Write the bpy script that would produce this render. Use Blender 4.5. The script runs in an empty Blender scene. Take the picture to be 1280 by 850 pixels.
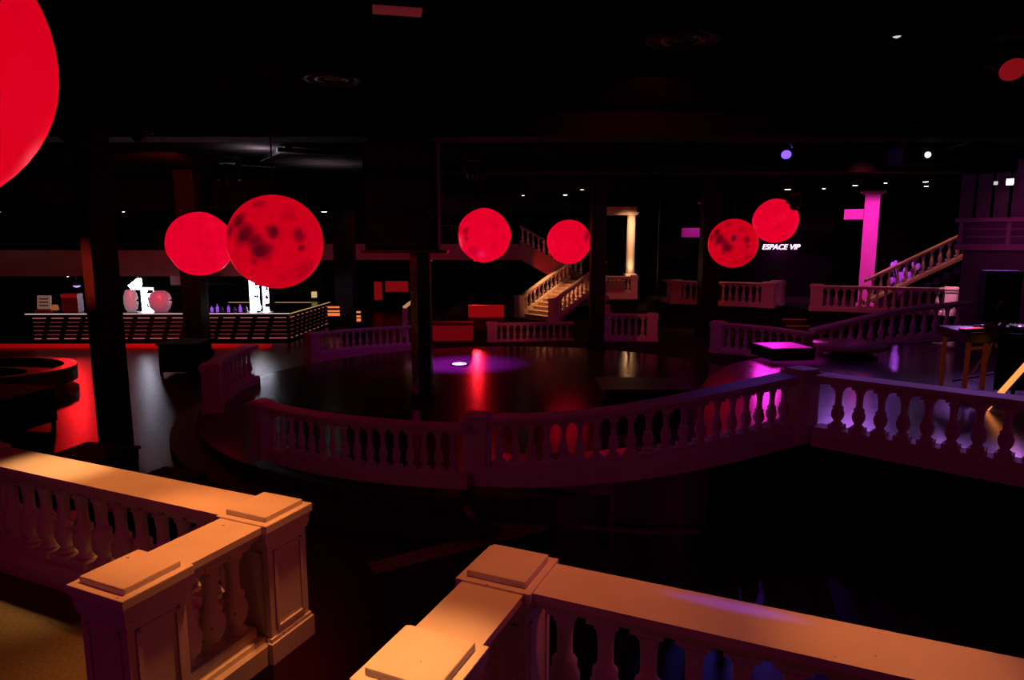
import bpy, bmesh, math, random
from mathutils import Vector, Matrix
random.seed(7)
C = bpy.context.scene.collection
PI = math.pi
R = math.radians

# ---------------------------------------------------------------- materials
def nodes_of(m):
    m.use_nodes = True
    nt = m.node_tree
    return nt, nt.nodes, nt.links, nt.nodes['Principled BSDF']

def mat(name, col, rough=0.6, col2=None, scale=8.0, bump=0.0, metal=0.0, emit=None, estr=0.0, spec=0.5, detail=4.0, coat=0.0, stretch=None):
    m = bpy.data.materials.new(name)
    nt, N, L, b = nodes_of(m)
    b.inputs['Roughness'].default_value = rough
    b.inputs['Metallic'].default_value = metal
    b.inputs['Specular IOR Level'].default_value = spec
    b.inputs['Coat Weight'].default_value = coat
    tc = N.new('ShaderNodeTexCoord')
    mp = N.new('ShaderNodeMapping')
    if stretch: mp.inputs['Scale'].default_value = stretch
    L.new(tc.outputs['Object'], mp.inputs['Vector'])
    nz = N.new('ShaderNodeTexNoise')
    nz.inputs['Scale'].default_value = scale
    nz.inputs['Detail'].default_value = detail
    L.new(mp.outputs['Vector'], nz.inputs['Vector'])
    rp = N.new('ShaderNodeValToRGB')
    c2 = col2 if col2 else tuple(c*0.8 for c in col)
    rp.color_ramp.elements[0].position = 0.35
    rp.color_ramp.elements[1].position = 0.7
    rp.color_ramp.elements[0].color = (*c2, 1)
    rp.color_ramp.elements[1].color = (*col, 1)
    L.new(nz.outputs['Fac'], rp.inputs['Fac'])
    L.new(rp.outputs['Color'], b.inputs['Base Color'])
    if bump:
        bp = N.new('ShaderNodeBump')
        bp.inputs['Strength'].default_value = bump
        bp.inputs['Distance'].default_value = 0.02
        L.new(nz.outputs['Fac'], bp.inputs['Height'])
        L.new(bp.outputs['Normal'], b.inputs['Normal'])
    if emit:
        b.inputs['Emission Color'].default_value = (*emit, 1)
        b.inputs['Emission Strength'].default_value = estr
    return m

def plaster():
    """white painted cast stone with worn specks"""
    m = mat('white_painted_stone', (.78, .73, .68), 0.6, (.70, .65, .60), 3.0, 0.05, spec=.2)
    nt, N, L, b = nodes_of(m)
    vz = N.new('ShaderNodeTexNoise'); vz.inputs['Scale'].default_value = 26; vz.inputs['Detail'].default_value = 2
    tc = [n for n in N if n.type == 'TEX_COORD'][0]
    L.new(tc.outputs['Object'], vz.inputs['Vector'])
    r2 = N.new('ShaderNodeValToRGB')
    r2.color_ramp.elements[0].position = .73; r2.color_ramp.elements[1].position = .77
    r2.color_ramp.elements[0].color = (1, 1, 1, 1); r2.color_ramp.elements[1].color = (.25, .2, .18, 1)
    L.new(vz.outputs['Fac'], r2.inputs['Fac'])
    mx = N.new('ShaderNodeMix'); mx.data_type = 'RGBA'; mx.blend_type = 'MULTIPLY'; mx.inputs['Factor'].default_value = 1
    src = [l for l in nt.links if l.to_socket == b.inputs['Base Color']][0].from_socket
    L.new(src, mx.inputs['A']); L.new(r2.outputs['Color'], mx.inputs['B'])
    L.new(mx.outputs['Result'], b.inputs['Base Color'])
    return m

def floor_mat(name, c1, c2, rough, plank=(1.2, .14), bump=.06, rot=0.0):
    m = bpy.data.materials.new(name)
    nt, N, L, b = nodes_of(m)
    tc = N.new('ShaderNodeTexCoord'); mp = N.new('ShaderNodeMapping'); mp.inputs['Rotation'].default_value = (0, 0, rot)
    L.new(tc.outputs['Object'], mp.inputs['Vector'])
    br = N.new('ShaderNodeTexBrick')
    br.inputs['Scale'].default_value = 1.0
    br.inputs['Brick Width'].default_value = plank[0]; br.inputs['Row Height'].default_value = plank[1]
    br.inputs['Mortar Size'].default_value = 0.004
    br.inputs['Color1'].default_value = (*c1, 1); br.inputs['Color2'].default_value = (*c2, 1)
    br.inputs['Mortar'].default_value = (c1[0]*.2, c1[1]*.2, c1[2]*.2, 1)
    L.new(mp.outputs['Vector'], br.inputs['Vector'])
    L.new(br.outputs['Color'], b.inputs['Base Color'])
    nz = N.new('ShaderNodeTexNoise'); nz.inputs['Scale'].default_value = 7; nz.inputs['Detail'].default_value = 5
    L.new(mp.outputs['Vector'], nz.inputs['Vector'])
    mr = N.new('ShaderNodeMapRange'); mr.inputs['To Min'].default_value = rough*.75; mr.inputs['To Max'].default_value = rough*1.35
    L.new(nz.outputs['Fac'], mr.inputs['Value']); L.new(mr.outputs['Result'], b.inputs['Roughness'])
    bp = N.new('ShaderNodeBump'); bp.inputs['Strength'].default_value = bump; bp.inputs['Distance'].default_value = .02
    L.new(nz.outputs['Fac'], bp.inputs['Height']); L.new(bp.outputs['Normal'], b.inputs['Normal'])
    return m

def moon_mat(name, hot, dark, strength, spots=True):
    m = bpy.data.materials.new(name)
    nt, N, L, b = nodes_of(m)
    b.inputs['Base Color'].default_value = (.12, .01, .012, 1)
    b.inputs['Roughness'].default_value = .38
    tc = N.new('ShaderNodeTexCoord')
    nz = N.new('ShaderNodeTexNoise'); nz.inputs['Scale'].default_value = 4.0; nz.inputs['Detail'].default_value = 6; nz.inputs['Roughness'].default_value = .6
    L.new(tc.outputs['Object'], nz.inputs['Vector'])
    sub = N.new('ShaderNodeVectorMath'); sub.operation = 'SUBTRACT'; sub.inputs[1].default_value = (.5, .5, .5)
    L.new(nz.outputs['Color'], sub.inputs[0])
    sc = N.new('ShaderNodeVectorMath'); sc.operation = 'SCALE'; sc.inputs['Scale'].default_value = .30
    L.new(sub.outputs[0], sc.inputs[0])
    nrm = N.new('ShaderNodeVectorMath'); nrm.operation = 'NORMALIZE'
    L.new(tc.outputs['Object'], nrm.inputs[0])
    ad = N.new('ShaderNodeVectorMath'); ad.operation = 'ADD'
    L.new(nrm.outputs[0], ad.inputs[0]); L.new(sc.outputs[0], ad.inputs[1])
    acc = None
    lst = [(-.70, .44, .21, .95), (-.88, .22, .17, .9), (-.60, .16, .24, 1.0), (-.42, .02, .17, .9), (-.03, .22, .14, 1.0), (-.27, -.17, .21, .95),
           (.48, .15, .12, .85), (.52, -.10, .09, .95), (-.43, -.40, .10, .6), (.55, -.60, .26, .40), (-.30, .78, .15, .5), (.32, .55, .14, .3), (.1, -.75, .12, .3)] if spots else []
    for (u, v, rad, amt) in lst:
        d = Vector((u, -math.sqrt(max(0.01, 1-u*u-v*v)), v))
        ds = N.new('ShaderNodeVectorMath'); ds.operation = 'DISTANCE'; ds.inputs[1].default_value = d
        L.new(ad.outputs[0], ds.inputs[0])
        mr = N.new('ShaderNodeMapRange'); mr.interpolation_type = 'SMOOTHSTEP'
        mr.inputs['From Min'].default_value = rad*1.55; mr.inputs['From Max'].default_value = rad*.25
        mr.inputs['To Min'].default_value = 0; mr.inputs['To Max'].default_value = amt
        L.new(ds.outputs['Value'], mr.inputs['Value'])
        if acc is None: acc = mr.outputs['Result']
        else:
            mx = N.new('ShaderNodeMath'); mx.operation = 'MAXIMUM'
            L.new(acc, mx.inputs[0]); L.new(mr.outputs['Result'], mx.inputs[1]); acc = mx.outputs[0]
    n2 = N.new('ShaderNodeTexNoise'); n2.inputs['Scale'].default_value = 5; n2.inputs['Detail'].default_value = 5
    L.new(tc.outputs['Object'], n2.inputs['Vector'])
    m2 = N.new('ShaderNodeMapRange'); m2.inputs['From Min'].default_value = .5; m2.inputs['From Max'].default_value = .85; m2.inputs['To Max'].default_value = .35 if spots else .08
    L.new(n2.outputs['Fac'], m2.inputs['Value'])
    if acc is not None:
        mx = N.new('ShaderNodeMath'); mx.operation = 'ADD'; mx.use_clamp = True
        L.new(acc, mx.inputs[0]); L.new(m2.outputs['Result'], mx.inputs[1]); acc = mx.outputs[0]
    else: acc = m2.outputs['Result']
    mix = N.new('ShaderNodeMix'); mix.data_type = 'RGBA'
    mix.inputs['A'].default_value = (*hot, 1); mix.inputs['B'].default_value = (*dark, 1)
    L.new(acc, mix.inputs['Factor'])
    L.new(mix.outputs['Result'], b.inputs['Emission Color'])
    b.inputs['Emission Strength'].default_value = strength
    return m

WHITE = plaster()
BLACK = mat('black_paint', (.005, .004, .0045), .75, (.003, .0025, .003), 5, .05, spec=.12)
BLACKG = mat('black_gloss', (.006, .006, .007), .25, (.004, .004, .005), 5, .0)
CEIL = mat('black_ceiling_paint', (.014, .010, .010), .6, (.006, .0045, .0045), 1.3,   .35, spec=.0, stretch=(1, 3, 1))
WALL = mat('dark_wall_paint', (.006, .0045, .005), .7, (.004, .003, .0035), 2, .1, spec=.12)
PWALL = mat('pale_plaster_wall', (.30, .24, .27), .7, (.24, .19, .22), 2, .05)
METAL = mat('black_metal', (.008, .008, .009), .5, (.006, .006, .006), 12, 0, .0, spec=.2)
MIRROR = mat('dark_mirror_tile', (.25, .2, .18), .16, (.16, .13, .12), 14, .25, 1.0)
COLB = mat('black_column_paint', (.014, .011, .011), .5, (.010, .008, .008), 4, .05, spec=.15)
CARPET = mat('tan_carpet', (.115, .10, .055), .95, (.075, .065, .035), 40, .15)
DARKC = mat('black_carpet', (.010, .006, .006), .95, (.006, .004, .004), 40, .3)
WOOD = floor_mat('dark_wood_floor', (.012, .008, .008), (.015, .010, .009), .30)
DANCE = floor_mat('dance_floor_parquet', (.045, .028, .026), (.055, .034, .030), .17, (.6, .6), .05, .5)
STAGE = floor_mat('grey_vinyl_stage_floor', (.10, .085, .10), (.11, .09, .11), .19, (3, 3), .04)
STAGE.node_tree.nodes['Principled BSDF'].inputs['Specular IOR Level'].default_value = 1.0
STEPM = mat('brown_carpet_step', (.05, .03, .03), .8, (.035, .02, .02), 20, .2)
NOSE = mat('pale_step_nosing', (.45, .30, .30), .6, (.36, .24, .24), 10, .1)
LEATH = mat('black_leatherette', (.012, .009, .009), .45, (.008, .006, .006), 30, .1)
REDS = mat('red_velvet', (.35, .02, .02), .7, (.25, .012, .012), 20, .1)
CREAM = mat('cream_plastic', (.5, .4, .35), .5, (.42, .34, .3), 8, 0)
GLASSB = mat('purple_tinted_glass', (.3, .2, .5), .15, (.25, .15, .45), 10, 0, coat=.5)
LEAF = mat('pale_leaf', (.35, .3, .45), .5, (.25, .2, .35), 20, .1)
def glow(name, c, s, rough=.4):
    return mat(name, tuple(min(1, x*.3+.02) for x in c), rough, None, 6, 0, emit=c, estr=s)
E_WHITE = glow('white_lamp_glow', (1, .96, .92), 9)
E_WHITES = glow('small_white_lamp_glow', (1, .93, .85), 6)
E_FRIDGE = glow('fridge_cold_glow', (.78, .80, 1.0), 18)
E_WARM = glow('warm_lamp_glow', (1, .62, .28), 14)
E_VIOLET = glow('violet_led_glow', (.14, .06, 1.0), 2.6)
E_MAG = glow('magenta_led_glow', (1, .12, .85), 8)
E_SIGN = glow('pink_white_neon', (1, .62, .92), 2.2)
E_REDS = glow('red_lamp_glow', (1, .03, .06), 6)
E_REDP = glow('red_backlit_panel', (.30, .004, .006), .5)
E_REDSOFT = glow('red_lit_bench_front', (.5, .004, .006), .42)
E_LEDPINK = glow('pink_bar_led_strip', (1, .24, .28), .5)
E_LEDDIM = glow('dim_pink_bar_led_strip', (1, .16, .18), .13)
E_RIM = glow('bar_rim_led', (1, .70, .68), .75)
E_RIMY = glow('yellow_bar_rim_led', (1, .6, .16), .5)
E_ORANGE = glow('orange_led_strip', (1, .27, .06), 1.5)
E_ORANGES = glow('orange_slat_lamp', (1, .22, .05), .9)
E_SCREEN = glow('dim_screen', (.55, .30, .22), .25)
E_PURP = glow('purple_bottle_glow', (.35, .07, .9), .8)
E_FLOOR = glow('violet_floor_lamp_glow', (.95, .45, 1.0), 14)
E_LENSR = glow('dim_red_lens', (.55, .01, .02), .35)
E_LENSW = glow('grey_lens', (.8, .85, .85), .7)

# ---------------------------------------------------------------- mesh helpers
def finish(name, bm, m, parent=None, smooth=False, bevel=0.0):
    if bevel:
        bmesh.ops.bevel(bm, geom=[e for e in bm.edges], offset=bevel, segments=2, profile=.6, affect='EDGES', clamp_overlap=True)
    bmesh.ops.recalc_face_normals(bm, faces=bm.faces)
    me = bpy.data.meshes.new(name)
    bm.to_mesh(me); bm.free()
    if smooth:
        for p in me.polygons: p.use_smooth = True
    me.materials.append(m)
    o = bpy.data.objects.new(name, me)
    C.objects.link(o)
    if parent: o.parent = parent
    return o

def thing(name, label, cat, loc=(0, 0, 0), rz=0, group=None):
    o = bpy.data.objects.new(name, None)
    o.empty_display_size = .2
    C.objects.link(o)
    o.location = loc; o.rotation_euler = (0, 0, rz)
    o['label'] = label; o['category'] = cat
    if group: o['group'] = group
    return o

def tag(o, label, cat, group=None):
    o['label'] = label; o['category'] = cat
    if group: o['group'] = group
    return o

def dup(root, loc, rz=None, label=None, group=None, scale=None):
    r = root.copy(); C.objects.link(r)
    r.location = loc
    if rz is not None: r.rotation_euler = (0, 0, rz)
    if label: r['label'] = label
    if group: r['group'] = group
    if scale: r.scale = scale
    for ch in list(root.children):
        c = ch.copy(); C.objects.link(c); c.parent = r
        for g in list(ch.children):
            d = g.copy(); C.objects.link(d); d.parent = c
    return r

def abox(bm, x0, x1, y0, y1, z0, z1, M=None):
    vs = [Vector((x, y, z)) for z in (z0, z1) for y in (y0, y1) for x in (x0, x1)]
    if M is not None: vs = [M @ v for v in vs]
    v = [bm.verts.new(p) for p in vs]
    for f in ((0, 2, 3, 1), (4, 5, 7, 6), (0, 1, 5, 4), (2, 6, 7, 3), (0, 4, 6, 2), (1, 3, 7, 5)):
        bm.faces.new([v[i] for i in f])

def box(name, x0, x1, y0, y1, z0, z1, m, parent=None, bevel=0.0, M=None):
    bm = bmesh.new(); abox(bm, x0, x1, y0, y1, z0, z1, M)
    return finish(name, bm, m, parent, False, bevel)

def alathe(bm, prof, seg=14, M=None, cap=True):
    rings = []
    for (r, z) in prof:
        ring = []
        for k in range(seg):
            a = 2*PI*k/seg
            p = Vector((r*math.cos(a), r*math.sin(a), z))
            ring.append(bm.verts.new(M @ p if M is not None else p))
        rings.append(ring)
    for i in range(len(rings)-1):
        for k in range(seg):
            bm.faces.new((rings[i][k], rings[i][(k+1) % seg], rings[i+1][(k+1) % seg], rings[i+1][k]))
    if cap:
        bm.faces.new(list(reversed(rings[0]))); bm.faces.new(rings[-1])

def lathe(name, prof, m, parent=None, seg=20, M=None, smooth=True):
    bm = bmesh.new(); alathe(bm, prof, seg, M)
    o = finish(name, bm, m, parent, smooth)
    return o

def atube(bm, p0, p1, r, seg=8):
    p0 = Vector(p0); p1 = Vector(p1); d = p1-p0
    q = d.to_track_quat('Z', 'Y').to_matrix().to_4x4()
    alathe(bm, [(r, 0), (r, d.length)], seg, Matrix.Translation(p0) @ q)

def tube(name, p0, p1, r, m, parent=None, seg=8):
    bm = bmesh.new(); atube(bm, p0, p1, r, seg); return finish(name, bm, m, parent, True)

def abar(bm, p0, p1, w, h):
    """square bar from p0 to p1"""
    p0 = Vector(p0); p1 = Vector(p1); d = p1-p0
    q = d.to_track_quat('Z', 'Y').to_matrix().to_4x4()
    abox(bm, -w/2, w/2, -h/2, h/2, 0, d.length, Matrix.Translation(p0) @ q)

def bar(name, p0, p1, w, h, m, parent=None):
    bm = bmesh.new(); abar(bm, p0, p1, w, h); return finish(name, bm, m, parent)

def aprism(bm, poly, z0, z1):
    a = [bm.verts.new((x, y, z0)) for x, y in poly]
    b = [bm.verts.new((x, y, z1)) for x, y in poly]
    n = len(poly)
    bm.faces.new(list(reversed(a))); bm.faces.new(b)
    for i in range(n):
        bm.faces.new((a[i], a[(i+1) % n], b[(i+1) % n], b[i]))

def prism(name, poly, z0, z1, m, parent=None):
    bm = bmesh.new(); aprism(bm, poly, z0, z1); return finish(name, bm, m, parent)

def struct(o):
    o['kind'] = 'structure'; return o

def sweep(bm, path, prof):
    """path: list of Vector (x,y,z); prof: closed list of (offset, dz); sections stay vertical and are mitred in plan"""
    n = len(path); rings = []
    for i, p in enumerate(path):
        def dirn(a, b):
            d = Vector((b.x-a.x, b.y-a.y)); return d.normalized()
        d0 = dirn(path[i-1], p) if i > 0 else None
        d1 = dirn(p, path[i+1]) if i < n-1 else None
        if d0 is None: d0 = d1
        if d1 is None: d1 = d0
        t = (d0+d1).normalized()
        nx = Vector((-t.y, t.x)); k = 1/max(.4, t.dot(d1))
        rings.append([bm.verts.new((p.x+nx.x*o*k, p.y+nx.y*o*k, p.z+dz)) for o, dz in prof])
    m = len(prof)
    for i in range(n-1):
        for j in range(m):
            bm.faces.new((rings[i][j], rings[i][(j+1) % m], rings[i+1][(j+1) % m], rings[i+1][j]))
    bm.faces.new(list(reversed(rings[0]))); bm.faces.new(rings[-1])

def resample(path, step=None, count=None):
    L = [0]
    for a, b in zip(path, path[1:]): L.append(L[-1]+math.hypot(b.x-a.x, b.y-a.y))
    tot = L[-1]
    def at(s):
        for i in range(len(path)-1):
            if s <= L[i+1]+1e-9:
                t = (s-L[i])/max(1e-9, L[i+1]-L[i])
                d = Vector((path[i+1].x-path[i].x, path[i+1].y-path[i].y))
                return path[i].lerp(path[i+1], t), math.atan2(d.y, d.x)
        return path[-1], 0
    return tot, at

def smooth_path(pts, n=8):
    """Catmull-Rom through the points"""
    P = [Vector(p) for p in pts]
    out = []
    for i in range(len(P)-1):
        p0 = P[max(0, i-1)]; p1 = P[i]; p2 = P[i+1]; p3 = P[min(len(P)-1, i+2)]
        for k in range(n):
            t = k/n
            out.append(.5*((2*p1)+(p2-p0)*t+(2*p0-5*p1+4*p2-p3)*t*t+(3*p1-p0-3*p2+p3)*t**3))
    out.append(P[-1])
    return out

# ---------------------------------------------------------------- balustrades
BAL_CACHE = {}
def baluster_mesh(h, rad, seg):
    key = (round(h, 3), round(rad, 3), seg)
    if key in BAL_CACHE: return BAL_CACHE[key]
    bm = bmesh.new()
    s = rad*1.05
    abox(bm, -s, s, -s, s, 0, .10*h)
    abox(bm, -s*.95, s*.95, -s*.95, s*.95, .93*h, h)
    pr = [(.80, .10), (.86, .13), (.55, .165), (.62, .19), (.90, .26), (1.0, .33), (.97, .39), (.74, .45), (.82, .47), (.82, .50), (.56, .53),
          (.50, .60), (.50, .72), (.58, .82), (.62, .85), (.78, .865), (.78, .89), (.6, .90), (.85, .93)]
    if seg < 10: pr = [pr[i] for i in (0, 2, 4, 5, 7, 9, 10, 12, 14, 15, 18)]
    alathe(bm, [(r*rad, z*h) for r, z in pr], seg)
    bmesh.ops.recalc_face_normals(bm, faces=bm.faces)
    me = bpy.data.meshes.new('baluster'); bm.to_mesh(me); bm.free()
    for p in me.polygons: p.use_smooth = len(p.vertices) == 4 and p.area < .5*h*h*.02
    me.materials.append(WHITE)
    BAL_CACHE[key] = me
    return me

def pillar(root, x, y, ztop, H, ang, w, panel=True, base=0):
    """square post with raised frame panels, plinth, and a two-tier cap"""
    M = Matrix.Translation((x, y, 0)) @ Matrix.Rotation(ang, 4, 'Z')
    zb = ztop-H; h = w/2
    bm = bmesh.new()
    z1 = ztop-.13*H
    abox(bm, -h, h, -h, h, zb-base, z1, M)
    abox(bm, -h*1.14, h*1.14, -h*1.14, h*1.14, zb-base, zb+.15*H, M)
    abox(bm, -h*1.07, h*1.07, -h*1.07, h*1.07, zb+.15*H, zb+.18*H, M)
    abox(bm, -h*1.08, h*1.08, -h*1.08, h*1.08, z1-.03*H, z1+.005, M)
    if panel:
        t = .012; f = .18*w; za = zb+.22*H; zc = z1-.08*H; b = h*.74
        for k in range(4):
            Q = M @ Matrix.Rotation(k*PI/2, 4, 'Z')
            abox(bm, -b, b, h-.002, h+t, za, za+f*.35, Q); abox(bm, -b, b, h-.002, h+t, zc-f*.35, zc, Q)
            abox(bm, -b, -b+f*.35, h-.002, h+t, za, zc, Q); abox(bm, b-f*.35, b, h-.002, h+t, za, zc, Q)
    p = finish('pillar', bm, WHITE, root)
    bm = bmesh.new()
    abox(bm, -h*1.12, h*1.12, -h*1.12, h*1.12, z1, z1+.05*H, M)
    abox(bm, -h*1.22, h*1.22, -h*1.22, h*1.22, z1+.075*H, ztop+.004, M)
    abox(bm, -h*1.15, h*1.15, -h*1.15, h*1.15, z1+.045*H, z1+.08*H, M)
    finish('pillar_cap', bm, WHITE, p, bevel=.006)
    bm = bmesh.new()
    u = h*.97
    abox(bm, -u, u, -u, u, ztop, ztop+.042*H, M)
    finish('cap_plate', bm, WHITE, p, bevel=.010)
    return p

def balustrade(label, path, H=.95, W=.34, pw=.34, spacing=.25, posts=(0, -1), rad=.075, base_h=.17, base_drop=0.0, seg=10, runs=None, parent_name='balustrade', panel=True, group=None):
    """path: list of (x,y,ztop); posts: indexes of path points carrying a pillar"""
    P = [Vector(p) for p in path]
    zmin = min(p.z for p in P)-H-base_drop
    o0 = P[0]
    root = thing(parent_name, label, 'balustrade', (0, 0, 0), group=group)
    root.location = (o0.x, o0.y, zmin)
    off = Matrix.Translation(-root.location)
    made = []
    n = len(P)
    posts = [p % n for p in posts]
    w = W/2
    cap_t = .115*H
    prof = [(-w, 0), (-w, -.045*H), (-w*.86, -.06*H), (-w*.80, -.085*H), (-w*.66, -cap_t), (w*.66, -cap_t), (w*.80, -.085*H), (w*.86, -.06*H), (w, -.045*H), (w, 0)]
    bm = bmesh.new(); sweep(bm, P, prof)
    made.append(finish('top_rail', bm, WHITE, root))
    bprof = [(-w*.92, -H-base_drop), (-w*.92, -H+base_h*.72), (-w*.78, -H+base_h*.85), (-w*.74, -H+base_h), (w*.74, -H+base_h), (w*.78, -H+base_h*.85), (w*.92, -H+base_h*.72), (w*.92, -H-base_drop)]
    bm = bmesh.new(); sweep(bm, P, bprof)
    made.append(finish('base_rail', bm, WHITE, root))
    me = baluster_mesh(H-cap_t-base_h, rad, seg)
    # balusters between consecutive posts
    idx = sorted(set([0]+posts+[n-1]))
    for a, b in zip(idx, idx[1:]):
        sub = P[a:b+1]
        tot, at = resample(sub)
        s0 = pw*.62 if a in posts else spacing*.5
        s1 = tot-(pw*.62 if b in posts else spacing*.5)
        cnt = max(1, int(math.ceil((s1-s0)/spacing-.2)))
        st = (s1-s0)/cnt
        for k in range(cnt):
            p, an = at(s0+st*(k+.5))
            o = bpy.data.objects.new('baluster', me); C.objects.link(o)
            o.parent = root
            o.location = (p.x-root.location.x, p.y-root.location.y, p.z-H+base_h-root.location.z)
            o.rotation_euler = (0, 0, an)
    for i in posts:
        a = P[max(0, i-1)]; b = P[min(n-1, i+1)]
        if 0 < i < n-1: a = P[i-1]; b = P[i]
        an = math.atan2(b.y-a.y, b.x-a.x)
        made.append(pillar(root, P[i].x, P[i].y, P[i].z+.008, H+.008, an, pw, panel, base_drop))
    for o in made:
        o.data.transform(off)
        for c in o.children: c.data.transform(off)
    return root

def circ(cx, cy, r, a0, a1, n, z):
    return [(cx+r*math.cos(R(a0+(a1-a0)*k/n)), cy+r*math.sin(R(a0+(a1-a0)*k/n)), z) for k in range(n+1)]

# ================================================================ THE SETTING
def slab(name, x0, x1, y0, y1, z0, z1, m): return struct(box(name, x0, x1, y0, y1, z0, z1, m))
CZ = 6.2
slab('floor', -28, 22, -5, 44, -.2, 0, WOOD)
slab('ceiling', -28, 22, -5, 44, CZ, CZ+.2, CEIL)
slab('wall_back', -28, 22, 43.8, 44, 0, CZ, WALL)
slab('wall_left', -28, -27.8, -5, 44, 0, CZ, WALL)
slab('wall_right', 21.8, 22, -5, 44, 0, CZ, WALL)
slab('wall_front', -28, 22, -5, -4.8, 0, CZ, WALL)

CX, CY, CR = 0.0, 15.3, 6.45
# dance floor: low outer step and the round raised floor
struct(prism('floor_dance_step', [(p[0], p[1]) for p in circ(CX, CY, CR+.75, 100, 268, 48, 0)] + [(0, 22)], 0.001, .2, STEPM))
struct(prism('floor_dance', [(p[0], p[1]) for p in circ(CX, CY, CR+.28, 0, 360, 72, 0)][:-1], 0.001, .4, DANCE))
# rear floor level behind the dance floor
struct(prism('floor_rear', [(-3.2, 21.4), (-3.2, 43.7), (21.7, 43.7), (21.7, 13.8), (6.0, 13.8), (5.6, 19), (3, 21.3)], 0.001, .395, DARKC))

# DJ stage: curved front edge, rail path on the camera side
RAIL2 = smooth_path([(-.50, 9.22, 1.36), (.62, 8.95, 1.47), (1.72, 8.62, 1.70), (2.82, 8.66, 1.90), (4.10, 9.22, 2.02)], 7)
RAILS = [(4.27, 9.05, 2.02), (8.6, 4.65, 2.10)]
ST = 1.10
stage_poly = [(2.1, 8.72), (2.82, 8.66), (3.5, 8.9), (4.10, 9.22), (8.6, 4.65), (14, 4.6), (14, 18.5), (9.2, 18.0), (7.6, 17.0), (6.2, 15.9), (5.0, 14.9), (4.1, 13.5), (3.4, 12.0), (2.8, 10.4)]
struct(prism('floor_stage_base', stage_poly, .001, ST-.02, WALL))
struct(prism('floor_stage', stage_poly, ST-.02, ST, STAGE))
# ramp between dance floor and stage behind the sloping rail
bm = bmesh.new()
rp = [p for p in RAIL2 if p.x < 2.7]
rows = []
for p in rp:
    z = max(.42, min(ST-.02, p.z-.92))
    rows.append([bm.verts.new((p.x, p.y, z)), bm.verts.new((p.x+.35, p.y+1.15, z)), bm.verts.new((p.x+.35, p.y+1.15, .01)), bm.verts.new((p.x, p.y, .01))])
for a, b in zip(rows, rows[1:]):
    for j in range(4): bm.faces.new((a[j], a[(j+1) % 4], b[(j+1) % 4], b[j]))
bm.faces.new(rows[0]); bm.faces.new(list(reversed(rows[-1])))
struct(finish('floor_ramp', bm, STAGE))

# foreground platforms
e1 = Vector((-.915, .403)); er = -e1; e2 = Vector((-.403, -.915))
A = Vector((-1.74, 4.46)); B = A+e2*1.02
Cc = Vector((-.02, 3.60)); D = Cc+e2*.95
def pp(o, *t): return (o + e1*t[0] + e2*t[1])[:]
FZ = .95
struct(prism('floor_platform_left', [pp(A, .02, -.02), pp(A, 6, -.02), pp(A, 6, 5), pp(A, .02, 5)], .001, FZ, CARPET))
struct(prism('floor_platform_right', [pp(Cc, 0, 0), pp(Cc, 0, 4.2), pp(Cc, -7, 4.2), pp(Cc, -7, 0)], .001, FZ, CARPET))

# ceiling beams
def beam(i, *a): struct(box('trim_%d' % i, *a, BLACK))
beam(1, -27.8, 21.8, 12.6, 13.3, 5.75, CZ-.001)
beam(2, -27.8, -4, 25.6, 26.2, 5.05, CZ-.001)
beam(3, -2.6, 21.8, 19.6, 20.1, 5.85, CZ-.001)
beam(5, -4, 6.5, 34.0, 34.4, 5.3, CZ-.001)

# mezzanines
FASC = mat('painted_fascia', (.34, .27, .25), .7, (.26, .20, .19), 1.5, .05)
struct(box('trim_10', -27.5, -10.5, 27.2, 29.2, 2.5, 3.55, FASC))
struct(box('trim_11', -10.5, -2.0, 36.0, 40.0, 2.95, 3.80, FASC))
struct(box('trim_12', -2.0, 1.0, 36.0, 40.0, 2.95, 3.80, FASC))

# pale return walls on the right (the upper balcony block)
WR = [(13.6, 20.2), (16.2, 18.2), (21.7, 18.2), (21.7, 22.0), (14.95, 22.0)]
struct(prism('wall_right_block', WR, .4, 3.62, PWALL))
struct(prism('floor_upper_right', WR, 3.62, 3.70, PWALL))
# black back walls behind the VIP terraces
slab('wall_terrace_back', 6.9, 21.7, 31.5, 31.8, .4, CZ, WALL)

# terrace floors
struct(prism('floor_terrace_middle', [(6.4, 28.2), (10.2, 25.6), (10.9, 27.2), (10.9, 31.4), (6.4, 31.4)], .4, 1.36, DARKC))
struct(prism('floor_terrace_right', [(11.1, 24.4), (15.1, 22.6), (21.6, 22.6), (21.6, 31.4), (11.2, 31.4)], .4, 1.36, DARKC))
struct(prism('floor_terrace_far', [(4.3, 32.0), (5.9, 32.0), (5.9, 36), (4.3, 36)], .4, 1.2, DARKC))

# floor edge strips
def ribbon(name, pts, w, m, z0):
    bm = bmesh.new(); P = smooth_path(pts, 6)
    sweep(bm, P, [(-w/2, z0), (-w/2, .006), (w/2, .006), (w/2, z0)])
    return struct(finish(name, bm, m))
ribbon('trim_20', [(-1.66, 7.38, .001), (-.9, 7.85, .001), (-.2, 8.25, .001), (.42, 8.62, .001)], .30, NOSE, 0)
ribbon('trim_21', [(-.62, 8.55, .30), (-.50, 8.40, .20), (-.25, 8.42, .10), (.25, 8.60, .01)], .10, NOSE, -.02)
ribbon('trim_22', [(.30, 8.88, .002), (.8, 8.62, .002), (1.4, 8.45, .002), (2.0, 8.38, .002), (2.5, 8.40, .002)], .12, NOSE, 0)

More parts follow.
